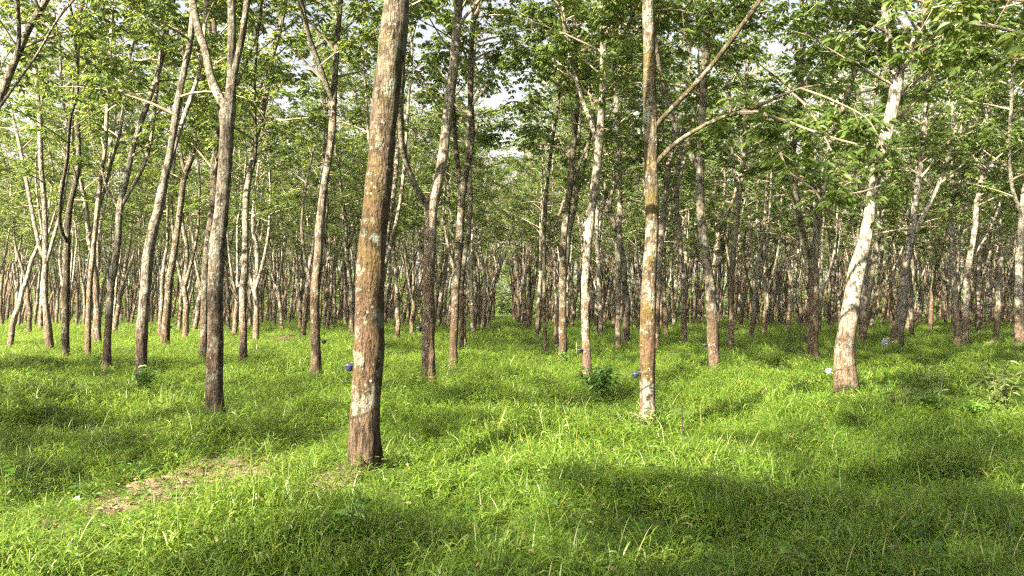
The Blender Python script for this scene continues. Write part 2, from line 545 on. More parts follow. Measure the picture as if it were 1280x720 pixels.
# ---- the trees one can tell apart, front to back; (pixel x, pixel y, width) up the stem
near_tree('thick leaning rubber tree nearest the viewer, with brown plated bark and a blue cup', 575,
          [(455, 578, 41), (456, 535, 39), (459, 472, 39), (461, 420, 41), (462, 360, 37), (467, 290, 36), (472, 240, 35), (476, 200, 34),
           (483, 120, 36), (491, 50, 36), (496, 0, 33), (500, -60, 31), (503, -130, 28)],
          [[(500, -100, 22), (520, -160, 20), (535, -240, 18)], [(498, -60, 20), (475, -140, 18), (462, -230, 17)]],
          hmin=7.6, H=13.5, seed=1, pale=.12, dens=.8, moss=.7, tapped=.9, brown=.6)
near_tree('dark rubber tree forking high into three pale limbs, left of the thickest trunk', 518,
          [(269, 520, 25), (268, 490, 22), (269, 424, 20), (269, 380, 19), (271, 310, 22), (272, 300, 21), (277, 263, 18), (283, 180, 18), (286, 139, 19), (288, 118, 14),
           (289, 90, 11), (290, 40, 11), (289, 0, 10), (288, -50, 9)],
          [[(284, 140, 13), (268, 108, 11), (262, 90, 10), (256, 60, 9.5), (249, 42, 10), (240, 0, 10), (232, -40, 9)],
           [(290, 122, 9), (294, 85, 9), (303, 45, 8), (309, 0, 8), (314, -40, 7.5)]],
          hmin=6.2, H=14, seed=2, dark=.6, pale=.3)
near_tree('straight ochre-mossed rubber tree with mint lichen below its tapping cut', 528,
          [(809, 531, 21), (809, 475, 20), (809.5, 430, 20.5), (810.5, 380, 21), (812, 340, 19), (815, 291, 17.5), (814, 208, 17.5), (814, 180, 19),
           (813, 139, 18.5), (811, 56, 16), (810, 0, 15), (809, -60, 14)],
          [dict(p=[(813, 168, 7.5), (826, 150, 6.8), (850, 125, 6.6), (880, 93, 6.6), (905, 62, 6.6), (925, 35, 6.2), (950, 0, 6.5), (975, -40, 6)], slope=-.25),
           dict(p=[(814, 212, 8), (830, 193, 6.8), (850, 175, 6), (880, 157, 5.2), (905, 146, 4.8), (928, 140, 5.5), (960, 127, 4), (995, 112, 3.2), (1025, 106, 2.4)],
                slope=-.2, grow=False, leafy=False)],
          hmin=6.6, H=13, seed=3, moss=1.0, tapped=1.0, mint=1.0, pale=.0, brown=.12, dens=.9,
          sprays=[dict(p=[(925, 141, 5), (950, 141, 4.2), (965, 150, 3.6), (972, 175, 3.2), (978, 200, 2.6)]),
                  dict(p=[(960, 145, 3.6), (985, 152, 3), (1005, 160, 2.8), (1040, 172, 2.4), (1070, 180, 2)], dy=-.3),
                  dict(p=[(975, 190, 3), (985, 213, 2.6), (1005, 228, 2.6), (1020, 240, 2.4), (1032, 262, 2), (1048, 276, 1.6)], dy=-.2),
                  dict(p=[(1010, 238, 2.4), (1040, 244, 2), (1075, 240, 1.8), (1100, 232, 1.4)], dy=.1),
                  dict(p=[(985, 112, 3), (1010, 135, 2.2), (1030, 170, 2), (1052, 215, 1.6)], dy=.2),
                  dict(p=[(1000, 110, 2.6), (1040, 125, 2), (1085, 150, 1.6), (1105, 190, 1.4)], dy=-.1)])
near_tree('stout rubber tree leaning right with a sun-whitened bole and swollen brown foot', 492,
          [(1058, 496, 30), (1057, 475, 30), (1056, 435, 26), (1059.5, 412, 23), (1064, 383, 21.5), (1072, 335, 21), (1082, 299, 17), (1088, 258, 14),
           (1096, 208, 14), (1107, 170, 15), (1117, 128, 16), (1121, 90, 18), (1114, 62, 11), (1107, 30, 10), (1107, 0, 9), (1106, -40, 8)],
          [[(1121, 95, 12), (1134, 72, 9), (1147, 40, 8), (1156, 8, 8), (1166, -40, 7)],
           dict(p=[(1115, 140, 7), (1135, 110, 6), (1170, 85, 5), (1200, 70, 4)], grow=False)],
          hmin=4.0, H=13, seed=4, pale=1.0, dens=1.5, reach=1.15)  # bark made extra pale so the sunlit bole burns out to white
near_tree('rubber tree with reddish bole and a low left limb, just right of the thickest trunk', 490,
          [(536, 494, 21), (536, 470, 18), (535.5, 438, 17), (536, 400, 16), (536, 360, 15), (538, 300, 15), (540, 262, 16), (547, 230, 13), (553, 200, 13),
           (559, 150, 13.5), (565, 100, 13), (570, 50, 12), (573, 0, 12), (577, -50, 11)],
          [[(538, 264, 11), (529, 250, 9), (519, 232, 8.5), (508, 205, 8), (502, 175, 8), (501, 130, 8), (504, 70, 7), (508, 10, 7)]],
          hmin=5.6, H=14, seed=5, brown=0.5, dens=1.25, pale=.35)
near_tree('pale rubber tree curving right, leafy sprouts round its foot, dark forked top', 478,
          [(177, 481, 15), (177, 460, 14), (177, 418, 15), (179, 390, 13), (182, 360, 13), (185, 320, 15), (192, 285, 12.5), (198, 263, 12), (204, 230, 11),
           (212, 195, 9), (222, 130, 9), (231, 85, 8), (238, 50, 8), (243, 0, 7)],
          [[(204, 232, 7), (212, 205, 6.5), (224, 165, 6), (236, 130, 6), (250, 85, 5), (256, 30, 5)]],
          hmin=5.2, H=14, seed=6, pale=.6, dens=.8)
near_tree('rubber tree with orange-brown foot and black cup, close left of the thickest trunk', 470,
          [(395, 473, 15), (395, 440, 13), (394, 400, 12), (394, 360, 11.5), (397, 330, 11.5), (400, 280, 10.5), (404, 240, 9.5), (413, 185, 9.5), (416, 145, 9.5),
           (417, 122, 9), (421, 60, 7), (424, 20, 7), (428, -30, 6)],
          [[(416, 128, 7), (408, 105, 6.5), (400, 82, 6), (385, 40, 6), (377, 0, 5.5), (372, -30, 5)]],
          hmin=5.4, H=14, seed=7, brown=0.4, pale=.2, dark=.2)
near_tree('speckled grey rubber tree leaning right above a small green bush', 467,
          [(734, 470, 13), (733, 440, 12), (732, 409, 11), (731, 360, 10), (732, 345, 11), (736, 291, 11), (743, 237, 11.5), (749, 178, 11), (753, 120, 9), (754, 60, 8.5),
           (753, 0, 8), (753, -40, 7)],
          [[(748, 188, 7), (739, 155, 6), (724, 112, 5.5), (710, 55, 5), (703, 10, 5)], [(752, 122, 6), (763, 95, 5.5), (776, 58, 5), (795, 5, 5)]],
          hmin=5.6, H=14, seed=8, brown=0.15, dens=1.2, pale=.55)
near_tree('grey rubber tree with a kinked bole and a dark foot, right of the ochre-mossed trunk', 468,
          [(893, 472, 16), (892, 440, 15), (890, 399, 14), (888, 360, 13), (885, 340, 12.5), (880, 305, 12), (876, 263, 11.5), (875, 216, 11), (876, 180, 9),
           (878, 139, 9), (880, 83, 8), (888, 14, 8), (891, -30, 7)],
          [[(874, 216, 8), (863, 192, 7), (850, 172, 6), (838, 140, 5.5), (826, 95, 5), (818, 40, 5)]],
          hmin=5.2, H=14, seed=9, dens=1.2, dark=.45, pale=.25)
near_tree('slender rubber tree with a bulge below its fork, left of the pale curving trunk', 463,
          [(133, 466, 11), (134, 440, 10), (135, 414, 9), (139, 360, 8.5), (142, 340, 9), (147, 305, 8.5), (150, 258, 8.5), (157, 228, 7.5), (165, 190, 7), (174, 160, 7),
           (188, 120, 6), (202, 75, 6), (212, 20, 5)],
          [[(151, 260, 6), (160, 243, 5.5), (172, 222, 5), (182, 200, 5), (190, 165, 5), (196, 110, 4.5)], dict(p=[(149, 262, 4), (142, 250, 3.5), (133, 234, 3), (128, 215, 2.5)], grow=False, leafy=False)],
          hmin=5, H=14, seed=10, pale=.5, dens=.8)
near_tree('dark rubber tree forking into a tight V, right of the forked reddish trunk', 455,
          [(567, 458, 12), (567, 430, 11), (569, 390, 10.5), (570, 360, 10), (573, 320, 10), (576, 270, 10), (579, 232, 10), (585, 205, 8.5), (590, 170, 8), (588, 120, 8), (589, 60, 7.5), (594, 0, 7)],
          [[(578, 240, 7), (573, 212, 6.5), (568, 160, 6), (566, 100, 6), (568, 40, 5.5)]],
          hmin=6, H=14, seed=11, brown=0.3, dens=1.4, dark=.7)
near_tree('grey rubber tree with a dark ball of leaves on its bole', 452,
          [(703.5, 455, 12), (703.5, 430, 11), (703.5, 390, 10), (703.5, 353, 10), (705, 295, 9), (712, 237, 8.5), (717, 178, 7.5), (722, 120, 6.5), (719, 60, 6), (717, 0, 6)],
          [[(712, 240, 5), (724, 205, 4.5), (735, 180, 4), (748, 140, 4)]],
          hmin=5.6, H=14, seed=12, dens=1.4, dark=.35, sprays=[dict(p=[(714, 205, 2), (724, 190, 2), (722, 170, 2), (716, 180, 1.5)]), dict(p=[(712, 225, 2), (720, 215, 2), (728, 222, 1.5), (718, 232, 1.5)])])
near_tree('pale rubber tree sweeping right at its top, right of the three-limbed trunk', 448,
          [(304, 451, 11), (304, 420, 10), (303.5, 360, 9.5), (306, 345, 9.5), (307, 291, 8), (308, 244, 8), (314, 208, 7.5), (318, 180, 7), (329, 139, 7), (337, 83, 7.5), (348, 42, 7), (358, 0, 6), (366, -40, 5.5)],
          [[(312, 215, 5), (318, 205, 4), (320, 170, 4), (318, 120, 4), (321, 60, 3.5)]],
          hmin=5.6, H=14.5, seed=13, pale=.55)
near_tree('dark crooked rubber tree half hidden behind the three-limbed trunk', 446,
          [(254, 449, 11), (255, 420, 10.5), (256, 380, 10), (257, 335, 10), (262, 291, 10.5), (267, 250, 9.5), (268, 208, 9), (271, 180, 8), (274, 130, 7), (270, 70, 6), (266, 0, 6)],
          [[(268, 215, 5), (276, 185, 5), (282, 140, 5)]],
          hmin=5.5, H=14, seed=14, dark=.5)
near_tree('rubber tree with mottled bole splitting low and wide, left of the sun-whitened leaning trunk', 450,
          [(1016, 453, 15), (1016, 420, 14), (1017, 385, 13.5), (1017, 350, 13.5), (1016, 322, 14), (1020, 295, 9), (1026, 250, 8.5), (1034, 215, 8), (1045, 165, 7), (1062, 110, 7), (1078, 60, 6.5), (1092, 10, 6)],
          [[(1013, 325, 10), (1006, 305, 8.5), (1000, 275, 8), (994, 235, 7.5), (992, 190, 7), (1000, 130, 6.5), (1003, 60, 6), (1002, 0, 6)]],
          hmin=4.6, H=13.5, seed=15, brown=0.4, dens=1.2, pale=.3, moss=.2)
near_tree('white-boled rubber tree with a swollen dark foot, right of the sun-whitened leaning trunk', 437,
          [(1121, 440, 17), (1122, 420, 16), (1123, 408, 15), (1127, 386, 12.5), (1129, 358, 11.5), (1135, 313, 10), (1139, 295, 9.5), (1143, 262, 8), (1149, 220, 7.5), (1155, 170, 7), (1160, 110, 6), (1166, 40, 6)],
          [[(1137, 302, 7), (1149, 280, 6.5), (1163, 252, 6), (1175, 226, 5.5), (1190, 180, 5), (1205, 110, 5)]],
          hmin=4.4, H=13, seed=16, pale=.9, dens=1.2)
near_tree('slim smooth pale grey rubber tree leaning right near the right edge', 437,
          [(1206, 440, 9), (1207, 410, 8), (1208, 360, 7.5), (1211, 330, 7.5), (1218, 291, 7), (1221, 258, 7), (1227, 222, 6.5), (1230, 180, 6), (1234, 120, 5.5), (1240, 40, 5)],
          [[(1212, 330, 3.5), (1222, 312, 3), (1236, 290, 3), (1250, 255, 2.5)]],
          hmin=4.8, H=13, seed=17, dens=1.2, pale=.8)
near_tree('grey tight-forked rubber tree cut by the right edge of the view', 440,
          [(1274, 443, 14), (1274, 400, 11), (1273.5, 360, 9.5), (1274, 324, 9), (1276, 291, 8.5), (1278, 262, 8), (1283, 220, 7), (1290, 160, 6.5), (1296, 80, 6)],
          [[(1277, 268, 6), (1270, 250, 5), (1264, 225, 4.5), (1262, 175, 4.5), (1266, 100, 4)]],
          hmin=4.6, H=13, seed=18, dens=1.2, pale=.55)
near_tree('rubber tree splitting into three pale upright stems near the left edge', 439,
          [(63, 442, 11), (61, 420, 10), (59, 400, 9), (56, 365, 6.5), (57, 340, 7), (57, 318, 7), (56, 260, 6), (51, 200, 6.5), (50, 140, 5.5), (47, 118, 4.5), (44, 60, 4)],
          [[(56, 325, 5.5), (48, 302, 5), (39, 258, 4.8), (31, 215, 4.5), (23, 175, 4.2), (12, 130, 4)], [(58, 330, 4.5), (66, 302, 4.5), (75, 268, 4.2), (82, 230, 4), (90, 170, 4)],
           dict(p=[(50, 135, 3), (56, 112, 2.6), (60, 100, 2)], grow=False, leafy=False)],
          hmin=5.6, H=13, seed=19, pale=.55, dens=.5)
near_tree('blackish mossy rubber tree just right of the three-stemmed tree', 445,
          [(81.5, 448, 10), (82, 420, 9.5), (82, 380, 9), (83, 350, 9), (84, 300, 8), (87, 260, 7), (96, 220, 6.5), (98, 180, 6), (96, 100, 6), (99, 30, 5)],
          [[(84, 305, 5), (75, 280, 5), (77, 240, 5), (84, 200, 4.5), (88, 150, 4)]],
          hmin=5.4, H=14, seed=20, dark=.8, dens=.8)
near_tree('thin honey-coloured rubber tree between the blackish trunk and the slender bulged one', 448,
          [(110, 451, 8), (110, 420, 7.5), (112, 360, 6.5), (115, 330, 6.5), (118, 300, 6), (122, 260, 6), (127, 215, 5.5), (132, 180, 5), (135, 110, 5), (140, 30, 4.5)],
          [[(121, 262, 4.5), (130, 240, 4.2), (139, 205, 4), (150, 165, 4), (158, 100, 4)]],
          hmin=5.2, H=13, seed=21, brown=0.5, pale=.5, moss=.6, dens=.8)
near_tree('leaning rubber tree with a dark moss-spotted stem, just right of the pale curving trunk', 437,
          [(207, 440, 12), (207, 410, 11), (210, 380, 9.5), (212, 350, 9), (217, 320, 8.5), (223, 280, 8), (230, 225, 7.5), (240, 195, 7), (250, 155, 6.5), (258, 110, 6), (262, 50, 5.5)],
          [[(232, 220, 5), (226, 190, 4.5), (225, 150, 4), (228, 90, 4)]],
          hmin=5.6, H=14, seed=22, dark=.45)
near_tree('grey rubber tree showing close behind the right side of the ochre-mossed trunk', 441,
          [(819, 444, 11), (820, 400, 10), (822, 360, 9.5), (826, 300, 9), (831, 250, 8), (836, 205, 7.5), (842, 170, 6.5), (838, 130, 6), (826, 100, 6), (820, 40, 5)],
          [[(829, 262, 5), (842, 245, 4.5), (852, 215, 4), (862, 170, 4)]],
          hmin=5.6, H=13.5, seed=23, brown=0.3, pale=.4)
near_tree('rubber tree with a lit orange foot close behind the dark V-forked trunk', 440,
          [(576, 443, 7.5), (577, 410, 6.5), (577, 360, 6), (581, 320, 6.5), (586, 290, 6), (588, 240, 6), (585, 180, 5.5), (590, 100, 5), (596, 20, 5)], [],
          hmin=6, H=14, seed=24, brown=0.5, pale=.4)
near_tree('very thin dark rubber tree on the right rim of the central grass lane', 442,
          [(682, 445, 5), (681, 410, 5), (680, 360, 5), (680, 300, 5), (683, 240, 4.5), (690, 180, 4.5), (700, 110, 4), (702, 30, 4)], [],
          hmin=5.6, H=13, seed=25, dark=.7, dens=.8)
near_tree('thin upright sunlit rubber tree between the speckled grey and ochre-mossed trunks', 437,
          [(773, 440, 8), (772, 400, 7), (773, 360, 7), (774, 300, 6.5), (775, 240, 6.5), (773, 180, 6), (770, 110, 5.5), (775, 30, 5)],
          [[(774, 190, 4.5), (782, 165, 4), (790, 130, 4), (797, 60, 4)]],
          hmin=5.4, H=14, seed=26, pale=.55)
near_tree('rubber tree bleached white at mid height, left of the thin upright sunlit trunk', 424,
          [(751, 427, 6.5), (751, 400, 6), (749, 360, 6.5), (748, 330, 6), (746, 280, 5.5), (748, 220, 5), (752, 160, 5)],
          [], hmin=5.2, H=13, seed=27, pale=.8)
near_tree('rubber tree with blue-grey patched bole, between the ochre-mossed and kinked grey trunks', 433,
          [(855, 436, 7.5), (855, 410, 7.5), (854, 360, 7), (850, 310, 7), (846, 260, 6.5), (848, 210, 6), (856, 150, 5.5), (862, 80, 5)],
          [[(848, 262, 4.5), (838, 235, 4), (830, 190, 4), (828, 120, 4)]], hmin=5.2, H=13, seed=28, pale=.4)
near_tree('rubber tree with a plain tan bole close right of the kinked grey trunk', 435,
          [(914, 438, 8), (914, 410, 8), (914, 360, 7.5), (917, 310, 7), (922, 260, 7), (925, 235, 7), (930, 200, 5.5), (931, 150, 5), (934, 80, 5)],
          [[(924, 242, 5), (918, 215, 4.5), (914, 180, 4), (912, 120, 4)]], hmin=5.2, H=13, seed=29, brown=0.6, pale=.3)
near_tree('rubber tree standing close right behind the sun-whitened leaning trunk', 428,
          [(1078, 431, 11), (1079, 400, 10), (1080, 360, 9.5), (1083, 310, 9), (1086, 260, 8), (1084, 200, 7), (1090, 130, 6.5)],
          [[(1084, 270, 5), (1074, 240, 5), (1066, 190, 4.5)]], hmin=4.6, H=13, seed=30, pale=.6)
near_tree('leaning rubber tree half out of view at the upper left edge', 470,
          [(-48, 474, 15), (-46, 430, 13), (-43, 360, 12), (-38, 280, 11.5), (-25, 205, 11), (-10, 150, 10.5), (3, 115, 10), (22, 68, 9), (38, 32, 9), (58, 0, 8), (80, -40, 7)],
          [[(20, 76, 6), (24, 45, 5), (22, 5, 5), (20, -40, 4.5)], [(-5, 140, 4), (20, 105, 3.5), (48, 65, 3), (75, 20, 3)]],
          hmin=5.6, H=13, seed=31, pale=.35, dens=.9)
near_tree('leafy rubber tree whose low dark branches hang into the upper right corner', 560,
          [(1440, 580, 30), (1440, 480, 27), (1438, 360, 25), (1432, 250, 23), (1420, 130, 20), (1400, 20, 17), (1380, -60, 15)],
          [dict(p=[(1428, 200, 12), (1390, 130, 9), (1330, 70, 7), (1270, 40, 5), (1215, 30, 3)], grow=False, slope=.3), dict(p=[(1424, 150, 12), (1370, 60, 9), (1300, 0, 6), (1240, -30, 4)], grow=False, slope=.5),
           [(1415, 90, 12), (1450, -20, 11), (1480, -120, 10)]],
          hmin=3.5, H=12, seed=32, dens=1.5, reach=.9, pale=.4)

MOUNDS.extend(PLACED)

# ---- trees of the same rows farther back: eleven shapes, each copied
def variant(seed, dens=.8, K=4):
    rng = np.random.default_rng(seed)
    H = rng.uniform(12.5, 15.5)
    hf = rng.uniform(2.6, 6.0)
    r = rng.uniform(.105, .15)
    lean = np.array([rng.normal(.05, .05), rng.normal(0, .04), 1.0])
    bend = rng.normal(0, .02, 2)
    P = []; R = []
    for z in np.arange(-.5, hf + .01, .5):
        P.append(np.array([lean[0] * z + bend[0] * z * z, lean[1] * z + bend[1] * z * z, z]) + np.append(rng.normal(0, .02, 2), 0))
        R.append(r * (1 - .075 * max(z, 0)))
    top = P[-1]; rt = R[-1]
    mb = MB(); lines = []
    nl = int(rng.integers(2, 4)); az = rng.uniform(0, 6.28)
    P, R = extend(P, R, H, rng, .1) if rng.random() < .45 else (np.array(P), np.array(R))
    Q, S = resample(P, R, .14)
    tube(mb, Q, S, 12, 0, lump=.035, rng=rng, flare=True)
    if len(P) * .5 > hf + 2:
        lines.append((P, R)); nl -= 1
    for k in range(nl):
        az += 2 * PI / max(2, nl) + rng.normal(0, .4)
        sp = rng.uniform(.15, .38)
        L = [top - np.array([0, 0, .2 + .25 * k])]
        for i in range(1, 5):
            L.append(L[-1] + np.array([math.cos(az) * sp * (1 - .17 * i), math.sin(az) * sp * (1 - .17 * i), .75]))
        LR = [rt * .8, rt * .68, rt * .62, rt * .57, rt * .53]
        LP, LR = extend(L, LR, H - rng.uniform(0, 2), rng, .1)
        q, s_ = resample(LP, LR, .2)
        tube(mb, q, s_, 9, 0, lump=.03, rng=rng)
        lines.append((LP, LR))
    cb = MB()
    grow(cb, lines, rng.uniform(4.4, 6.6), H, rng, dens, 1.05, False, .15, K + 2)
    return mb.mesh('trunk', [M['bark']]), cb.mesh('crown', [M['twig'], M['leaf']], False)


VARS = [variant(700 + i, [.6, .75, .9, 1.1][i % 4], 5) for i in range(11)]
THIN = [variant(790 + i, .3, 4) for i in range(5)]
DENSE = [variant(760 + i, 1.5, 8) for i in range(2)]


def far_tree(x, y, rng, label, group, s=None, src=None):
    src = src or VARS
    tm, cm = src[int(rng.integers(len(src)))]
    root = bpy.data.objects.new('rubber_tree', None); COL.objects.link(root)
    root.location = (x, y, float(gh(x, y)) + .17); root.rotation_euler = (0, 0, rng.uniform(-1.1, 1.1))
    s = s or rng.uniform(.85, 1.12)
    root.scale = (s, s, s)
    root['label'] = label; root['category'] = 'tree'; root['group'] = group
    t = part('trunk', tm, root); part('crown', cm, root)
    t['pale'] = float(rng.uniform(0, 1) ** 1.1); t['dark'] = float(max(0, rng.uniform(-.6, .7))); t['moss'] = float(max(0, rng.uniform(-.6, .8))); t['tapped'] = float(rng.uniform(0, .5))
    t['mint'] = 0.0; t['brown'] = float(max(0, rng.uniform(-.9, .6)))
    return root


ROWNAME = {}
rng = np.random.default_rng(42)
NEARP = list(PLACED)
cand = []
for k in range(-30, 38):
    xk = -1.28 + 3.2 * k
    y = 12 + rng.uniform(0, 6.5)
    while y < 112:
        x = xk + rng.normal(0, .22)
        yy = y + rng.normal(0, .35)
        y += 6.7 if y < 40 else (4.9 if y < 58 else 2.7)
        lo, hi = -.638 * yy, .652 * yy
        inside = lo - .5 < x < hi + .5
        if inside and yy < 26.5:
            continue
        if not inside and (x < lo - 2.5 or x > hi + 7 or yy < 19):
            continue
        if min((x - a) ** 2 + ((yy - b) * .7) ** 2 for a, b in NEARP) < 2.2 ** 2:
            continue
        cand.append((x, yy, k, inside))
cand.sort(key=lambda c: c[1])
ORD = ['first', 'second', 'third', 'fourth', 'fifth']
FRONT = [   # names of row fronts: (x at front, phrase)
    (-1.3, 'the thickest peeling trunk'), (1.95, 'the ochre-mossed trunk'), (4.83, 'the kinked grey trunk'), (6.1, 'the sun-whitened leaning trunk'),
    (-4.0, 'the dark three-limbed trunk'), (-7.3, 'the pale curving trunk'), (-9.45, 'the slender bulged trunk'), (9.0, 'the mottled wide-forked trunk'),
    (14.2, 'the white-boled tree with a swollen foot'), (17.5, 'the slim smooth pale grey tree'), (-12.3, 'the thin honey-coloured tree'), (-15.8, 'the three-stemmed tree')]
count = {}
rest = []
n_ind = len(PLACED)
for x, y, k, inside in cand:
    if n_ind >= 296:
        rest.append((x, y)); continue
    f = min(FRONT, key=lambda q: abs(q[0] - x))
    if inside and abs(f[0] - x) < 1.7 and y < 62 and count.get(f[1], 0) < 5:
        c = count.get(f[1], 0); count[f[1]] = c + 1
        lab = '%s rubber tree in line behind %s' % (ORD[c], f[1])
        far_tree(x, y, rng, lab, 'rubber trees of the rows farther back')
    elif inside:
        far_tree(x, y, rng, 'distant slim rubber tree among many alike, deep between the rows', 'distant rubber trees', None, THIN if y > 58 else None)
    else:
        far_tree(x, y, rng, 'rubber tree of the outer rows standing past the sides of the view', 'rubber trees past the sides of the view')
    n_ind += 1
for x, y, d in [(-26.5, -16.6, 1), (-24, -17, 1), (-21.5, -18, 1), (-18.6, -17.2, 1), (-16.0, -15.2, 1), (-13.4, -13.4, 1), (-17, -18.3, 1), (-14, -15.8, 1), (-11, -13, 1),
                (-24, -8, 1), (-30, -1, 1), (-15.2, -.4, 0), (-24, 1, 0), (-17.5, 3.5, 0), (-25.5, 6, 1), (-33, 8, 1), (-21, 11.5, 0), (-9, -8.2, 1), (-6, -6.5, 1)]:
    far_tree(x + .8, y - .8, rng, 'rubber tree behind the viewpoint, shading the foreground grass', 'rubber trees behind the viewpoint', 1.0, DENSE if d else VARS)


# ------------------------------------------------------------------ geometry node scatter (for stuff only)
def scatter(name, pts, rots, scl, idx, sources, kind='stuff'):
    me = bpy.data.meshes.new(name)
    me.vertices.add(len(pts)); me.vertices.foreach_set('co', np.asarray(pts, np.float32).ravel())
    for nm, typ, dat, key in (('rot', 'FLOAT_VECTOR', rots, 'vector'), ('scl', 'FLOAT_VECTOR', scl, 'vector'), ('idx', 'INT', idx, 'value')):
        a = me.attributes.new(nm, typ, 'POINT')
        a.data.foreach_set(key, np.asarray(dat, np.int32 if typ == 'INT' else np.float32).ravel())
    o = part(name, me)
    col = bpy.data.collections.new(name + '_sources')
    for m_ in sources:
        col.objects.link(bpy.data.objects.new(m_.name, m_))
    ng = bpy.data.node_groups.new(name, 'GeometryNodeTree')
    ng.interface.new_socket('Geometry', in_out='INPUT', socket_type='NodeSocketGeometry')
    ng.interface.new_socket('Geometry', in_out='OUTPUT', socket_type='NodeSocketGeometry')
    gi = ng.nodes.new('NodeGroupInput'); go = ng.nodes.new('NodeGroupOutput')
    ip = ng.nodes.new('GeometryNodeInstanceOnPoints')
    ci = ng.nodes.new('GeometryNodeCollectionInfo')
    ci.inputs['Collection'].default_value = col
    ci.inputs['Separate Children'].default_value = True; ci.inputs['Reset Children'].default_value = True
    ip.inputs['Pick Instance'].default_value = True

    def na(nm, typ):
        n = ng.nodes.new('GeometryNodeInputNamedAttribute'); n.data_type = typ; n.inputs['Name'].default_value = nm
        return next(s for s in n.outputs if s.enabled and s.name == 'Attribute')
    e2r = ng.nodes.new('FunctionNodeEulerToRotation')
    ng.links.new(na('rot', 'FLOAT_VECTOR'), e2r.inputs[0])
    ng.links.new(gi.outputs[0], ip.inputs['Points']); ng.links.new(ci.outputs[0], ip.inputs['Instance'])
    ng.links.new(na('idx', 'INT'), ip.inputs['Instance Index'])
    ng.links.new(e2r.outputs[0], ip.inputs['Rotation']); ng.links.new(na('scl', 'FLOAT_VECTOR'), ip.inputs['Scale'])
    ng.links.new(ip.outputs[0], go.inputs[0])
    md = o.modifiers.new('scatter', 'NODES'); md.node_group = ng
    o['kind'] = kind
    return o


def tuft(name, nstem, nblade, rad, hlo, hhi, bl, wid, seed, long_=10, segs=3):
    """grass clump: leafy stems carrying short arching blades, and some long blades from the root"""
    rng = np.random.default_rng(seed)
    mb = MB()
    V = []; Fc = []; T = []; nv = 0

    def blade(b, d, L, w, rise, t0, segs):
        nonlocal nv
        t = np.linspace(0, 1, segs + 1)
        sd = unit(np.cross(d, [0, 0, 1.0]) + rng.normal(0, .35, 3))
        z = L * (rise * t - rng.uniform(.35, .95) * t ** 2.2)
        P = b + d * (L * .85 * t)[:, None] + np.array([0, 0, 1]) * z[:, None]
        ww = w * np.interp(t, [0, .25, .6, 1], [.55, 1, .8, .04])
        V.append(np.stack([P - sd * ww[:, None] / 2, P + sd * ww[:, None] / 2], 1).reshape(-1, 3))
        Fc.append(np.arange(segs)[:, None] * 2 + np.array([[0, 1, 3, 2]]) + nv); nv += (segs + 1) * 2
        T.append(np.full((segs + 1) * 2, t0))

    for i in range(nstem):
        a = rng.uniform(0, 6.283); r = rad * math.sqrt(rng.random())
        b = np.array([math.cos(a) * r, math.sin(a) * r, -.02])
        h = rng.uniform(hlo, hhi)
        lean = np.append(rng.normal(0, .35, 2), 1.0)
        ts = np.clip(rng.beta(2.2, 2.4), 0, 1)
        az = rng.uniform(0, 6.283)
        for k in range(nblade):
            q = (k + rng.random()) / nblade
            az += 2.6 + rng.normal(0, .4)
            d = np.array([math.cos(az), math.sin(az), 0])
            blade(b + lean * h * (.15 + .85 * q), d, bl * rng.uniform(.6, 1.3) * (1.1 - .3 * q), wid * rng.uniform(.7, 1.25), rng.uniform(.25, 1.2), np.clip(ts + rng.normal(0, .09) + (.5 if rng.random() < .03 else 0), 0, 1), segs)
    for i in range(long_):
        a = rng.uniform(0, 6.283); r = rad * math.sqrt(rng.random())
        az = rng.uniform(0, 6.283)
        blade(np.array([math.cos(a) * r, math.sin(a) * r, -.02]), np.array([math.cos(az), math.sin(az), 0]) * rng.uniform(.3, .8), rng.uniform(hlo, hhi) * 1.5, wid * rng.uniform(.5, .9), rng.uniform(.9, 1.4), rng.beta(2, 2.4), segs + 1)
    mb.add(np.vstack(V), np.vstack([f for f in Fc if f.shape[1] == 4]), None, 0, np.concatenate(T))
    return mb.mesh(name, [M['grass']])


SRC = [tuft('a%02d_grass_tuft' % i, 11, 6, .17, .08, .25, .115, .0105, 900 + i, 9) for i in range(7)]
SRC += [tuft('b%02d_grass_tuft' % i, 14, 5, .30, .09, .26, .14, .0135, 950 + i, 10) for i in range(5)]
SRC += [tuft('c%02d_grass_tuft' % i, 20, 4, .62, .10, .30, .19, .026, 980 + i, 10, 2) for i in range(4)]
rng = np.random.default_rng(77)
pts = []; rots = []; scl = []; idx = []
for y0, y1, den, v0, v1, s in [(2.2, 7, 62, 0, 7, .95), (7, 13, 38, 0, 7, 1.1), (13, 27, 15, 7, 12, 1.05), (27, 60, 5.2, 7, 12, 1.35), (50, 140, 1.8, 12, 16, 1.15)]:
    wmax = .66 * y1 + 3.5
    n = int(den * 2 * wmax * (y1 - y0))
    x = rng.uniform(-wmax, wmax, n); y = rng.uniform(y0, y1, n)
    k = (np.abs(x) < .66 * y + 3.5)
    so = soil(x, y)
    k &= rng.random(n) > so * .74
    thin = .5 + .5 * fld(x, y, 3.1, 2)
    k &= rng.random(n) < (.72 + .5 * thin)
    x, y, so = x[k], y[k], so[k]
    hs = np.clip(1 + .30 * fld(x, y, 2.4, 5) + .16 * fld(x, y, .8, 7), .5, 1.6) * s * (1 - .6 * so) * rng.uniform(.8, 1.2, len(x))
    pts.append(np.stack([x, y, gh(x, y) - .01], 1))
    rots.append(np.stack([rng.normal(0, .10, len(x)), rng.normal(0, .10, len(x)), rng.uniform(0, 6.28, len(x))], 1))
    w = s * rng.uniform(.9, 1.2, len(x))
    scl.append(np.stack([w, w, hs], 1))
    idx.append(rng.integers(v0, v1, len(x)))
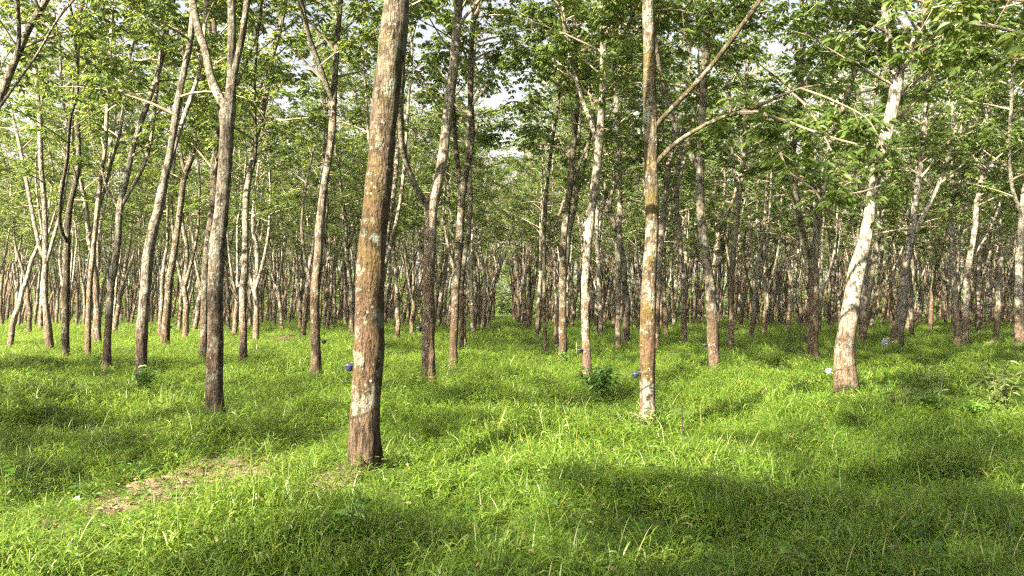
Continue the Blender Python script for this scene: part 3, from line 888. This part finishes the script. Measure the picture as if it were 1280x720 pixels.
g = scatter('grass', np.vstack(pts), np.vstack(rots), np.vstack(scl), np.concatenate(idx), SRC)
g['label'] = 'lush knee-low green grass covering the plantation floor'; g['category'] = 'grass'

if rest:
    fp = np.array([(x, y, gh(x, y) + .17) for x, y in rest])
    n = len(fp)
    joined = []
    for i, (tm, cm) in enumerate(THIN + VARS[:1]):
        # one mesh per shape, trunk and crown together, for the mass of trees at the very back
        mb = MB()
        off = 0
        me = bpy.data.meshes.new('f%02d_far_tree' % i)
        vs = []; lp = []; tot = []; mi = []
        for m_, add in ((tm, 0), (cm, 1)):
            co = np.empty(len(m_.vertices) * 3); m_.vertices.foreach_get('co', co)
            li = np.empty(len(m_.loops), np.int32); m_.loops.foreach_get('vertex_index', li)
            lt = np.empty(len(m_.polygons), np.int32); m_.polygons.foreach_get('loop_total', lt)
            mm = np.empty(len(m_.polygons), np.int32); m_.polygons.foreach_get('material_index', mm)
            vs.append(co.reshape(-1, 3)); lp.append(li + off); tot.append(lt); mi.append(mm + add); off += len(m_.vertices)
        tot = np.concatenate(tot); v = np.vstack(vs); lp = np.concatenate(lp)
        me.vertices.add(len(v)); me.vertices.foreach_set('co', v.ravel())
        me.loops.add(len(lp)); me.loops.foreach_set('vertex_index', lp)
        me.polygons.add(len(tot)); me.polygons.foreach_set('loop_start', np.concatenate([[0], np.cumsum(tot)[:-1]]).astype(np.int32))
        me.polygons.foreach_set('material_index', np.concatenate(mi)); me.update(calc_edges=True)
        a = me.attributes.new('tint', 'FLOAT', 'POINT'); a.data.foreach_set('value', np.random.default_rng(i).uniform(0, 1, len(v)).astype(np.float32))
        for m_ in (M['bark'], M['twig'], M['leaf']):
            me.materials.append(m_)
        joined.append(me)
    s = rng.uniform(.85, 1.12, n)
    o = scatter('rubber_tree_mass', fp, np.stack([np.zeros(n), np.zeros(n), rng.uniform(-1, 1, n)], 1), np.stack([s, s, s], 1), rng.integers(0, 6, n), joined)
    o['label'] = 'mass of rubber trees closing the far end of the plantation'; o['category'] = 'trees'

# ---- leafy growth closing the far end of the lanes
rng = np.random.default_rng(61)
n = 6500
yy = rng.uniform(136, 160, n); xx = rng.uniform(-1, 1, n) * (.66 * yy + 8)
C = np.stack([xx, yy, gh(xx, yy) + 11 * rng.beta(1.0, 2.2, n)], 1)
C = np.repeat(C, 5, 0) + rng.normal(0, .7, (n * 5, 3)); C[:, 2] = np.maximum(C[:, 2], .1)
mb = MB(); trifoliate(mb, C, rng, 5, .42, False)
fu = part('undergrowth', mb.mesh('undergrowth', [M['twig'], M['leaf']], False))
fu['kind'] = 'stuff'; fu['label'] = 'mass of leafy growth behind the last rubber trees'; fu['category'] = 'undergrowth'

# ------------------------------------------------------------------ ground sheet
def axis(lo, hi, step, far, grow_):
    a = list(np.arange(lo, hi + 1e-6, step)); s = step
    while a[-1] < far:
        s *= grow_; a.append(a[-1] + s)
    s = step; b = []
    p = lo
    while p > -far:
        s *= grow_; p -= s; b.append(p)
    return np.array(b[::-1] + a)


gx = axis(-7, 9, .11, 900, 1.055); gy = axis(3.2, 14, .11, 1500, 1.05)
X, Y = np.meshgrid(gx, gy)
fade = np.clip(1 - (np.hypot(X, Y) - 150) / 200, 0, 1)
Zg = (gh(X, Y) + .17) * fade - .17
so = soil(X, Y)
Zg = Zg + so * (.015 * fld(X, Y, .3, 1) + .01)
nx, ny = len(gx), len(gy)
ii = np.arange(ny - 1)[:, None] * nx; jj = np.arange(nx - 1)[None]
fq = np.stack([ii + jj, ii + jj + 1, ii + nx + jj + 1, ii + nx + jj], -1).reshape(-1, 4)
mb = MB(); mb.add(np.stack([X, Y, Zg], -1).reshape(-1, 3), fq, None, 0, so.ravel())
m, nt, N, L = mat('plantation_soil')
tc = node(nt, 'ShaderNodeTexCoord'); PO = tc.outputs['Object']
n1 = noise(nt, PO, 3, 5); n2 = noise(nt, PO, 22, 5, .7); n3 = noise(nt, PO, 75, 3, .7)
grassy = mix(nt, ramp(nt, n2, .3, .7), (.035, .055, .012), (.075, .115, .022))
earth = mix(nt, ramp(nt, n2, .3, .7), (.09, .065, .042), (.26, .20, .14))
earth = mix(nt, ramp(nt, n3, .55, .7), earth, (.10, .065, .04))
sf = ramp(nt, math_(nt, 'ADD', oattr(nt, 'tint', 'GEOMETRY'), math_(nt, 'MULTIPLY', math_(nt, 'SUBTRACT', n1, .5), .5)), .3, .6)
c = mix(nt, sf, grassy, earth)
p = node(nt, 'ShaderNodeBsdfPrincipled'); L.new(c, p.inputs['Base Color']); p.inputs['Roughness'].default_value = .95
p.inputs['Specular IOR Level'].default_value = .1
b = node(nt, 'ShaderNodeBump'); b.inputs['Strength'].default_value = .8; b.inputs['Distance'].default_value = .03
L.new(math_(nt, 'ADD', n2, n3), b.inputs['Height']); L.new(b.outputs[0], p.inputs['Normal'])
o_ = node(nt, 'ShaderNodeOutputMaterial'); L.new(p.outputs[0], o_.inputs[0])
gr = part('ground', mb.mesh('ground', [m]))
M['soil'] = m
gr['kind'] = 'structure'; gr['label'] = 'earth floor of the rubber plantation under the grass'; gr['category'] = 'ground'

# ------------------------------------------------------------------ dry leaf litter
rng = np.random.default_rng(8)
P = []
for cx, cy, ax, ay, s in SOIL:
    n = int(25 + 60 * ax * ay * s)
    P.append(np.stack([rng.normal(cx, ax * .55, n), rng.normal(cy, ay * .6, n)], 1))
n = 800
yy = rng.uniform(4, 16, n); P.append(np.stack([rng.uniform(-1, 1, n) * .66 * yy, yy], 1))
P = np.vstack(P); n = len(P)
z = gh(P[:, 0], P[:, 1]) + rng.uniform(.008, .04, n) + np.where(soil(P[:, 0], P[:, 1]) < .25, rng.uniform(.02, .09, n), 0)
mb = MB()
a = rng.uniform(0, 6.283, n)
Lh = rng.uniform(.045, .11, n)
leaves(mb, np.column_stack([P, z]), np.stack([np.cos(a), np.sin(a), rng.normal(0, .25, n)], 1), Lh, Lh * rng.uniform(.35, .5, n), rng, 0, True, None, .8)
lt = part('leaf_litter', mb.mesh('leaf_litter', [M['litter']], False))
lt['kind'] = 'stuff'; lt['label'] = 'dry fallen leaves scattered over bare soil and grass'; lt['category'] = 'leaf litter'


# small broad-leaved weeds low in the grass
rng = np.random.default_rng(18)
n = 420
yy = 3.5 + 20 * rng.random(n) ** 1.4; xx = rng.uniform(-1, 1, n) * (.66 * yy + 1)
P = []; D = []; T = []
for x, y, t in zip(xx, yy, rng.uniform(0, 1, n)):
    h = float(gh(x, y)) + rng.uniform(.08, .2)
    for k in range(int(rng.integers(3, 8))):
        a = rng.uniform(0, 6.283)
        P.append((x + rng.normal(0, .04), y + rng.normal(0, .04), h + rng.normal(0, .03))); D.append((math.cos(a), math.sin(a), rng.uniform(-.1, .5))); T.append(t)
L_ = rng.uniform(.04, .085, len(P))
mb = MB(); leaves(mb, np.array(P), np.array(D), L_, L_ * rng.uniform(.5, .75, len(P)), rng, 0, True, np.array(T), .8)
wd = part('ground_weeds', mb.mesh('ground_weeds', [M['weed']], False))
wd['kind'] = 'stuff'; wd['label'] = 'small broad-leaved weeds mixed low into the grass'; wd['category'] = 'weeds'

# crumbs of earth on the bare patches
mb = MB()
octv = np.array([[1, 0, 0], [0, 1, 0], [-1, 0, 0], [0, -1, 0], [0, 0, 1], [0, 0, -1.0]])
octf = np.array([[0, 1, 4], [1, 2, 4], [2, 3, 4], [3, 0, 4], [1, 0, 5], [2, 1, 5], [3, 2, 5], [0, 3, 5]])
for cx, cy, ax, ay, s_ in SOIL[:6]:
    for k in range(int(110 * s_)):
        x = rng.normal(cx, ax * .6); y = rng.normal(cy, ay * .7)
        r = .008 + .022 * rng.random() ** 3
        mb.add(octv * rng.uniform(.5, 1.2, (6, 1)) * r * np.array([1.2, 1, .7]) + np.array([x, y, float(gh(x, y)) + r * .4 + .012]), octf, None, 0, np.full(6, 1.0))
cl = part('soil_crumbs', mb.mesh('soil_crumbs', [M['soil']], False))
cl['kind'] = 'stuff'; cl['label'] = 'loose crumbs of earth on the bare patches'; cl['category'] = 'soil'

# ------------------------------------------------------------------ latex cups
def lathe(mb, prof, sides=20, mi=0):
    a = np.arange(sides) * 2 * PI / sides
    v = np.array([[(r * math.cos(t), r * math.sin(t), z) for t in a] for r, z in prof]).reshape(-1, 3)
    i = np.arange(len(prof) - 1)[:, None] * sides; j = np.arange(sides)[None]; j2 = (j + 1) % sides
    mb.add(v, np.stack([i + j, i + j2, i + sides + j2, i + sides + j], -1).reshape(-1, 4), None, mi)


def cup(px, py, Y, tx, ty, r_trunk, label, kind='blue', s=1.0):
    """cup seen at pixel (px, py); wired to the trunk whose axis at that height is (tx, ty)"""
    p = at(px, py, Y)
    root = thing('latex_cup', p, label, 'cup', 'latex cups wired to the trunks')
    mb = MB()
    prof = [(.004, -.055), (.034, -.055), (.050, -.03), (.060, .0), (.066, .035), (.070, .045), (.066, .046), (.062, .034), (.055, 0), (.044, -.028), (.028, -.048), (.003, -.049)]
    lathe(mb, [(r * s, z * s) for r, z in prof])
    part('bowl', mb.mesh('bowl', [M['cup_' + kind]]), root)
    mb = MB(); lathe(mb, [(.001, .004 * s), (.055 * s, .004 * s)])
    part('latex', mb.mesh('latex', [M['latex']]), root)
    mb = MB()
    t = np.linspace(0, 2 * PI, 19)
    tube(mb, np.stack([np.cos(t) * .069 * s, np.sin(t) * .069 * s, np.full(19, .03 * s)], 1), np.full(19, .003), 5, 0, cap=False)
    d = np.array([tx - p[0], ty - p[1]]); D = np.linalg.norm(d) + 1e-6; d = d / D
    a0 = math.atan2(d[1], d[0])
    st = np.array([[d[0] * .07 * s, d[1] * .07 * s, .03 * s], [d[0] * max(.08, D - r_trunk), d[1] * max(.08, D - r_trunk), .05]])
    tube(mb, st, [.003, .003], 5, 0, cap=False)
    th = np.linspace(a0 + PI - .1, a0 + PI + 2 * PI - .3, 30)
    tube(mb, np.stack([d[0] * D + np.cos(th) * (r_trunk + .004), d[1] * D + np.sin(th) * (r_trunk + .004), np.full(30, .05)], 1), np.full(30, .0025), 5, 0, cap=False)
    part('wire_hanger', mb.mesh('wire_hanger', [M['wire']]), root)
    return root


def cup_on(px, py, base_py, trunk_px, w, label, kind='blue', s=1.0):
    Y = CAMZ * F / (base_py - 385)
    q = at(trunk_px, py, Y)
    cup(px, py, Y, q[0], q[1], w * Y / F / 2, label, kind, s)


cup_on(437, 459, 575, 459, 41, 'dark blue latex cup on the left side of the thickest peeling trunk', 'blue', .72)
cup_on(794.5, 469, 528, 809, 20.5, 'blue latex cup on the left side of the ochre-mossed trunk', 'blue', .72)
cup_on(1036, 464, 492, 1057, 28, 'pale blue latex cup left of the sun-whitened leaning trunk', 'pale', .85)
cup_on(405, 427, 470, 394.5, 12.5, 'black latex cup on the right side of the orange-footed trunk', 'black', .85)
cup_on(696, 432.5, 452, 703.5, 10.5, 'dark latex cup left of the grey trunk with a ball of leaves', 'black', .8)
cup_on(724.5, 438.5, 467, 732.5, 11.5, 'black latex cup on the left side of the speckled grey trunk', 'black', .95)
cup_on(881, 431.5, 468, 891.5, 14.5, 'dark blue latex cup left of the kinked grey trunk', 'blue', .72)
cup_on(1006.5, 422, 450, 1016, 14, 'blue latex cup on the left side of the mottled wide-forked trunk', 'blue', .72)
cup_on(1266, 418, 440, 1274, 12, 'dark latex cup on the tight-forked trunk at the right edge', 'black', 1.2)
cup_on(524, 411, 490, 536, 16.5, 'black latex cup at the left of the forked reddish trunk', 'black', .8)
cup_on(213.5, 409, 437, 207, 11, 'black latex cup on the leaning moss-spotted stem at the left', 'black', .8)
cup_on(921, 411, 435, 914, 8, 'small black latex cup on the plain tan trunk', 'black', .8)


# ------------------------------------------------------------------ small plants
def plant(name, px, py, label, cat, h, w, nstem, nleaf, ll, lw, mt='weed', seed=0, droop=.3, group=None, up=.6):
    rng = np.random.default_rng(seed)
    b = on_ground(px, py, -.02); b[2] = float(gh(b[0], b[1]))
    root = thing(name, b, label, cat, group)
    sm = MB(); lm = MB(); P = []; D = []
    for i in range(nstem):
        a = rng.uniform(0, 6.283); r = rng.uniform(.15, 1) * w
        t = np.linspace(0, 1, 7)[:, None]
        tip = np.array([math.cos(a) * r, math.sin(a) * r, h * rng.uniform(.65, 1.08)])
        B = np.array([math.cos(a), math.sin(a), 0]) * .03 * rng.random() + tip * np.hstack([t ** 1.4, t ** 1.4, t - .18 * droop * t ** 3])
        B[:, :2] += rng.normal(0, .012, (7, 2))
        tube(sm, B, np.linspace(.006, .0025, 7), 5, 0, cap=False)
        for k in range(nleaf):
            q = rng.uniform(.25, 1) * 6; j = min(5, int(q)); p = B[j] + (B[j + 1] - B[j]) * (q - j)
            d = rng.normal(0, 1, 3); d[2] = rng.uniform(-.2, .7) - droop
            P.append(p); D.append(d)
    P = np.array(P); D = np.array(D)
    L = ll * rng.uniform(.6, 1.25, len(P))
    leaves(lm, P, D, L, L * lw, rng, 0, True, None, up)
    part('stem', sm.mesh('stem', [M['stem_green']]), root)
    part('foliage', lm.mesh('foliage', [M[mt]], False), root)
    return root


plant('bush', 750, 494, 'small round leafy bush at the foot of the speckled grey trunk', 'bush', .62, .36, 26, 16, .12, .42, 'weed', 1)
plant('bush', 180, 489, 'leafy sprouts round the foot of the pale curving trunk', 'bush', .62, .26, 14, 13, .10, .42, 'weed', 2)
plant('shrub', 1252, 507, 'tall brown-green leafy shrub at the right edge of the grass', 'shrub', .85, .42, 15, 15, .17, .3, 'weed_brown', 3)
plant('weed', 1172, 500, 'pale upright weed with narrow arching leaves on the right, in sunlight', 'weed', .72, .3, 7, 9, .20, .16, 'weed_pale', 4, .1)
plant('weed', 1126, 505, 'dull brownish feathery weed left of the pale upright weed', 'weed', .5, .28, 12, 14, .10, .25, 'weed_brown', 5)
plant('weed', 1160, 512, 'low round-leaved weed in front of the pale upright weed', 'weed', .34, .3, 9, 5, .14, .85, 'weed', 6, .0, None, .9)
plant('weed', 1215, 517, 'low bluish round-leaved weed in front of the brown-green shrub', 'weed', .3, .3, 8, 5, .13, .8, 'weed', 7, .0, None, .9)
plant('weed', 446, 684, 'broad-leaved weed in the front grass below the thickest trunk', 'weed', .30, .17, 6, 4, .10, .62, 'weed', 8, .1, None, .9)
plant('weed', 14, 600, 'broad-leaved weed in the grass at the left edge', 'weed', .30, .17, 6, 4, .11, .7, 'weed', 9, .1, None, .9)
plant('weed', 805, 536, 'leafy weeds at the foot of the ochre-mossed trunk', 'weed', .34, .22, 12, 8, .08, .4, 'weed_brown', 10)
plant('weed', 1118, 441, 'pale wispy weed at the swollen dark foot of the white-boled tree', 'weed', .6, .35, 9, 9, .16, .15, 'weed_pale', 11, .1)
plant('weed', 705, 456, 'dark leafy weed at the foot of the grey trunk with a ball of leaves', 'weed', .5, .25, 12, 9, .11, .4, 'weed', 12)
plant('weed', 1018, 455, 'leafy weed at the foot of the mottled wide-forked trunk', 'weed', .4, .22, 10, 8, .09, .4, 'weed', 13)

# ------------------------------------------------------------------ fallen log, canes, bag
rng = np.random.default_rng(3)
mb = MB()
A = at(1226, 441, 28); B = at(1240, 427, 29.5)
Q, S = resample([A, (A + B) / 2 + np.array([.02, 0, .03]), B], [.10, .09, .07], .05)
base = np.array([A[0], A[1], 0])
tube(mb, Q - base, S, 14, 0, lump=.06, rng=rng)
fl = part('log', mb.mesh('log', [M['dead_wood']])); fl.location = base
fl['label'] = 'short broken log tilted in the grass between the two right-most trunks'; fl['category'] = 'log'

for nm, (x0, y0), (x1, y1), Y, r, mt, lab in [
    ('cane', (720, 449), (720.5, 428), 25.0, .022, 'stake_pale', 'pale yellow cane stuck upright left of the speckled grey trunk'),
    ('cane', (853, 548), (852.3, 507), 9.5, .007, 'stake_dark', 'thin black cane stuck upright in the grass right of the ochre-mossed trunk')]:
    A = at(x0, y0, Y); B = at(x1, y1, Y); A = A - np.array([0, 0, .15])
    mb = MB(); Q, S = resample([A, (A + B) / 2 + np.array([r * .6, 0, 0]), B], [r, r * .9, r * .8], .05)
    base = np.array([A[0], A[1], 0])
    tube(mb, Q - base, S, 8, 0, lump=.04, rng=rng)
    o = part(nm, mb.mesh(nm, [M[mt]])); o.location = base; o['label'] = lab; o['category'] = 'cane'

# crumpled plastic bag
b = at(1104.5, 436, 29.0)
mb = MB(); rr = np.random.default_rng(12)
sides, rings = 22, 16
V = []
for k in range(rings):
    t = k / (rings - 1)
    for j in range(sides):
        a = 2 * PI * j / sides
        r = .14 * (math.sin(PI * min(1, .12 + t * .80)) ** .7) * (1 + .16 * math.sin(3 * a + 4 * t) + .10 * math.sin(7 * a - 9 * t) + rr.normal(0, .05))
        V.append((r * math.cos(a) + .07 * t, r * .7 * math.sin(a), -.12 + t * .52))
V += [(0, 0, -.12), (.07, 0, .41)]
i = np.arange(rings - 1)[:, None] * sides; j = np.arange(sides)[None]; j2 = (j + 1) % sides
mb.add(np.array(V), np.stack([i + j, i + j2, i + sides + j2, i + sides + j], -1).reshape(-1, 4))
n0 = rings * sides
c = np.arange(sides)
f3 = np.vstack([np.stack([(c + 1) % sides, c, np.full(sides, n0)], -1), np.stack([c + (rings - 1) * sides, (c + 1) % sides + (rings - 1) * sides, np.full(sides, n0 + 1)], -1)])
base_n = mb.n; mb.f.append(f3); mb.uv.append(np.zeros((len(f3), 3, 2))); mb.mi.append(np.zeros(len(f3)))
o = part('plastic_bag', mb.mesh('plastic_bag', [M['bag']], False)); o.location = b
o['label'] = 'crumpled grey plastic bag in grass beside the white-boled tree with a swollen foot'; o['category'] = 'bag'

# ------------------------------------------------------------------ light
AZ = math.radians(42.5); EL = math.radians(29)      # sun behind the camera, well to the left
S = Vector((-math.sin(AZ) * math.cos(EL), -math.cos(AZ) * math.cos(EL), math.sin(EL)))
sl = bpy.data.lights.new('sun', 'SUN'); sl.energy = 5.0; sl.angle = math.radians(.5); sl.color = (1.0, .89, .68)
so_ = bpy.data.objects.new('sun', sl); COL.objects.link(so_); so_.rotation_euler = S.to_track_quat('Z', 'Y').to_euler(); so_.location = (-20, -20, 30)
w = bpy.data.worlds.new('World'); sc.world = w; w.use_nodes = True
nt = w.node_tree; nt.nodes.clear()
sk = nt.nodes.new('ShaderNodeTexSky'); sk.sky_type = 'NISHITA'; sk.sun_disc = False; sk.sun_elevation = EL; sk.sun_rotation = PI + AZ
sk.air_density = .7; sk.dust_density = 8.0; sk.ozone_density = 1.0
bg = nt.nodes.new('ShaderNodeBackground'); bg.inputs[1].default_value = .053
hs = nt.nodes.new('ShaderNodeHueSaturation'); hs.inputs['Saturation'].default_value = .6
nt.links.new(sk.outputs[0], hs.inputs['Color']); tc = nt.nodes.new('ShaderNodeTexCoord'); sx = nt.nodes.new('ShaderNodeSeparateXYZ'); nt.links.new(tc.outputs['Generated'], sx.inputs[0])
# made-up cloud, added ahead to turn the low sky between crowns white
cf = math_(nt, 'MULTIPLY', ramp(nt, sx.outputs[2], .55, .12), ramp(nt, sx.outputs[1], -.1, .4))
cn = ramp(nt, noise(nt, tc.outputs['Generated'], 3.5, 5), .25, .6)
nt.links.new(mix(nt, math_(nt, 'MULTIPLY', cf, math_(nt, 'ADD', math_(nt, 'MULTIPLY', cn, .5), .5)), hs.outputs[0], (2.9, 2.85, 2.8)), bg.inputs[0])
o = nt.nodes.new('ShaderNodeOutputWorld'); nt.links.new(bg.outputs[0], o.inputs[0])

# ------------------------------------------------------------------ haze added to lighten the far trees
mb = MB()
q = np.array([(x, y, z) for z in (-3, 26) for x, y in ((-140, -40), (140, -40), (140, 190), (-140, 190))], float)
mb.add(q, np.array([[3, 2, 1, 0], [4, 5, 6, 7], [0, 1, 5, 4], [1, 2, 6, 5], [2, 3, 7, 6], [3, 0, 4, 7]]))
hm, nt, N, L = mat('haze')
pv = node(nt, 'ShaderNodeVolumePrincipled'); pv.inputs['Color'].default_value = (.95, .92, .80, 1); pv.inputs['Density'].default_value = .0002
om = node(nt, 'ShaderNodeOutputMaterial'); L.new(pv.outputs[0], om.inputs['Volume'])
hz = part('haze', mb.mesh('haze', [hm], False)); hz['kind'] = 'stuff'; hz['label'] = 'thin haze added between the trees to lighten the distance'; hz['category'] = 'haze'

# ------------------------------------------------------------------ render
sc.render.engine = 'CYCLES'
sc.view_settings.view_transform = 'Standard'; sc.view_settings.look = 'None'; sc.view_settings.gamma = 1
sc.view_settings.exposure = 2.98
cy = sc.cycles
cy.max_bounces = 6; cy.diffuse_bounces = 4; cy.glossy_bounces = 2; cy.transmission_bounces = 4; cy.transparent_max_bounces = 4
cy.sample_clamp_indirect = 6
cy.use_denoising = False
cy.filter_width = 1.25
sc.render.use_persistent_data = False
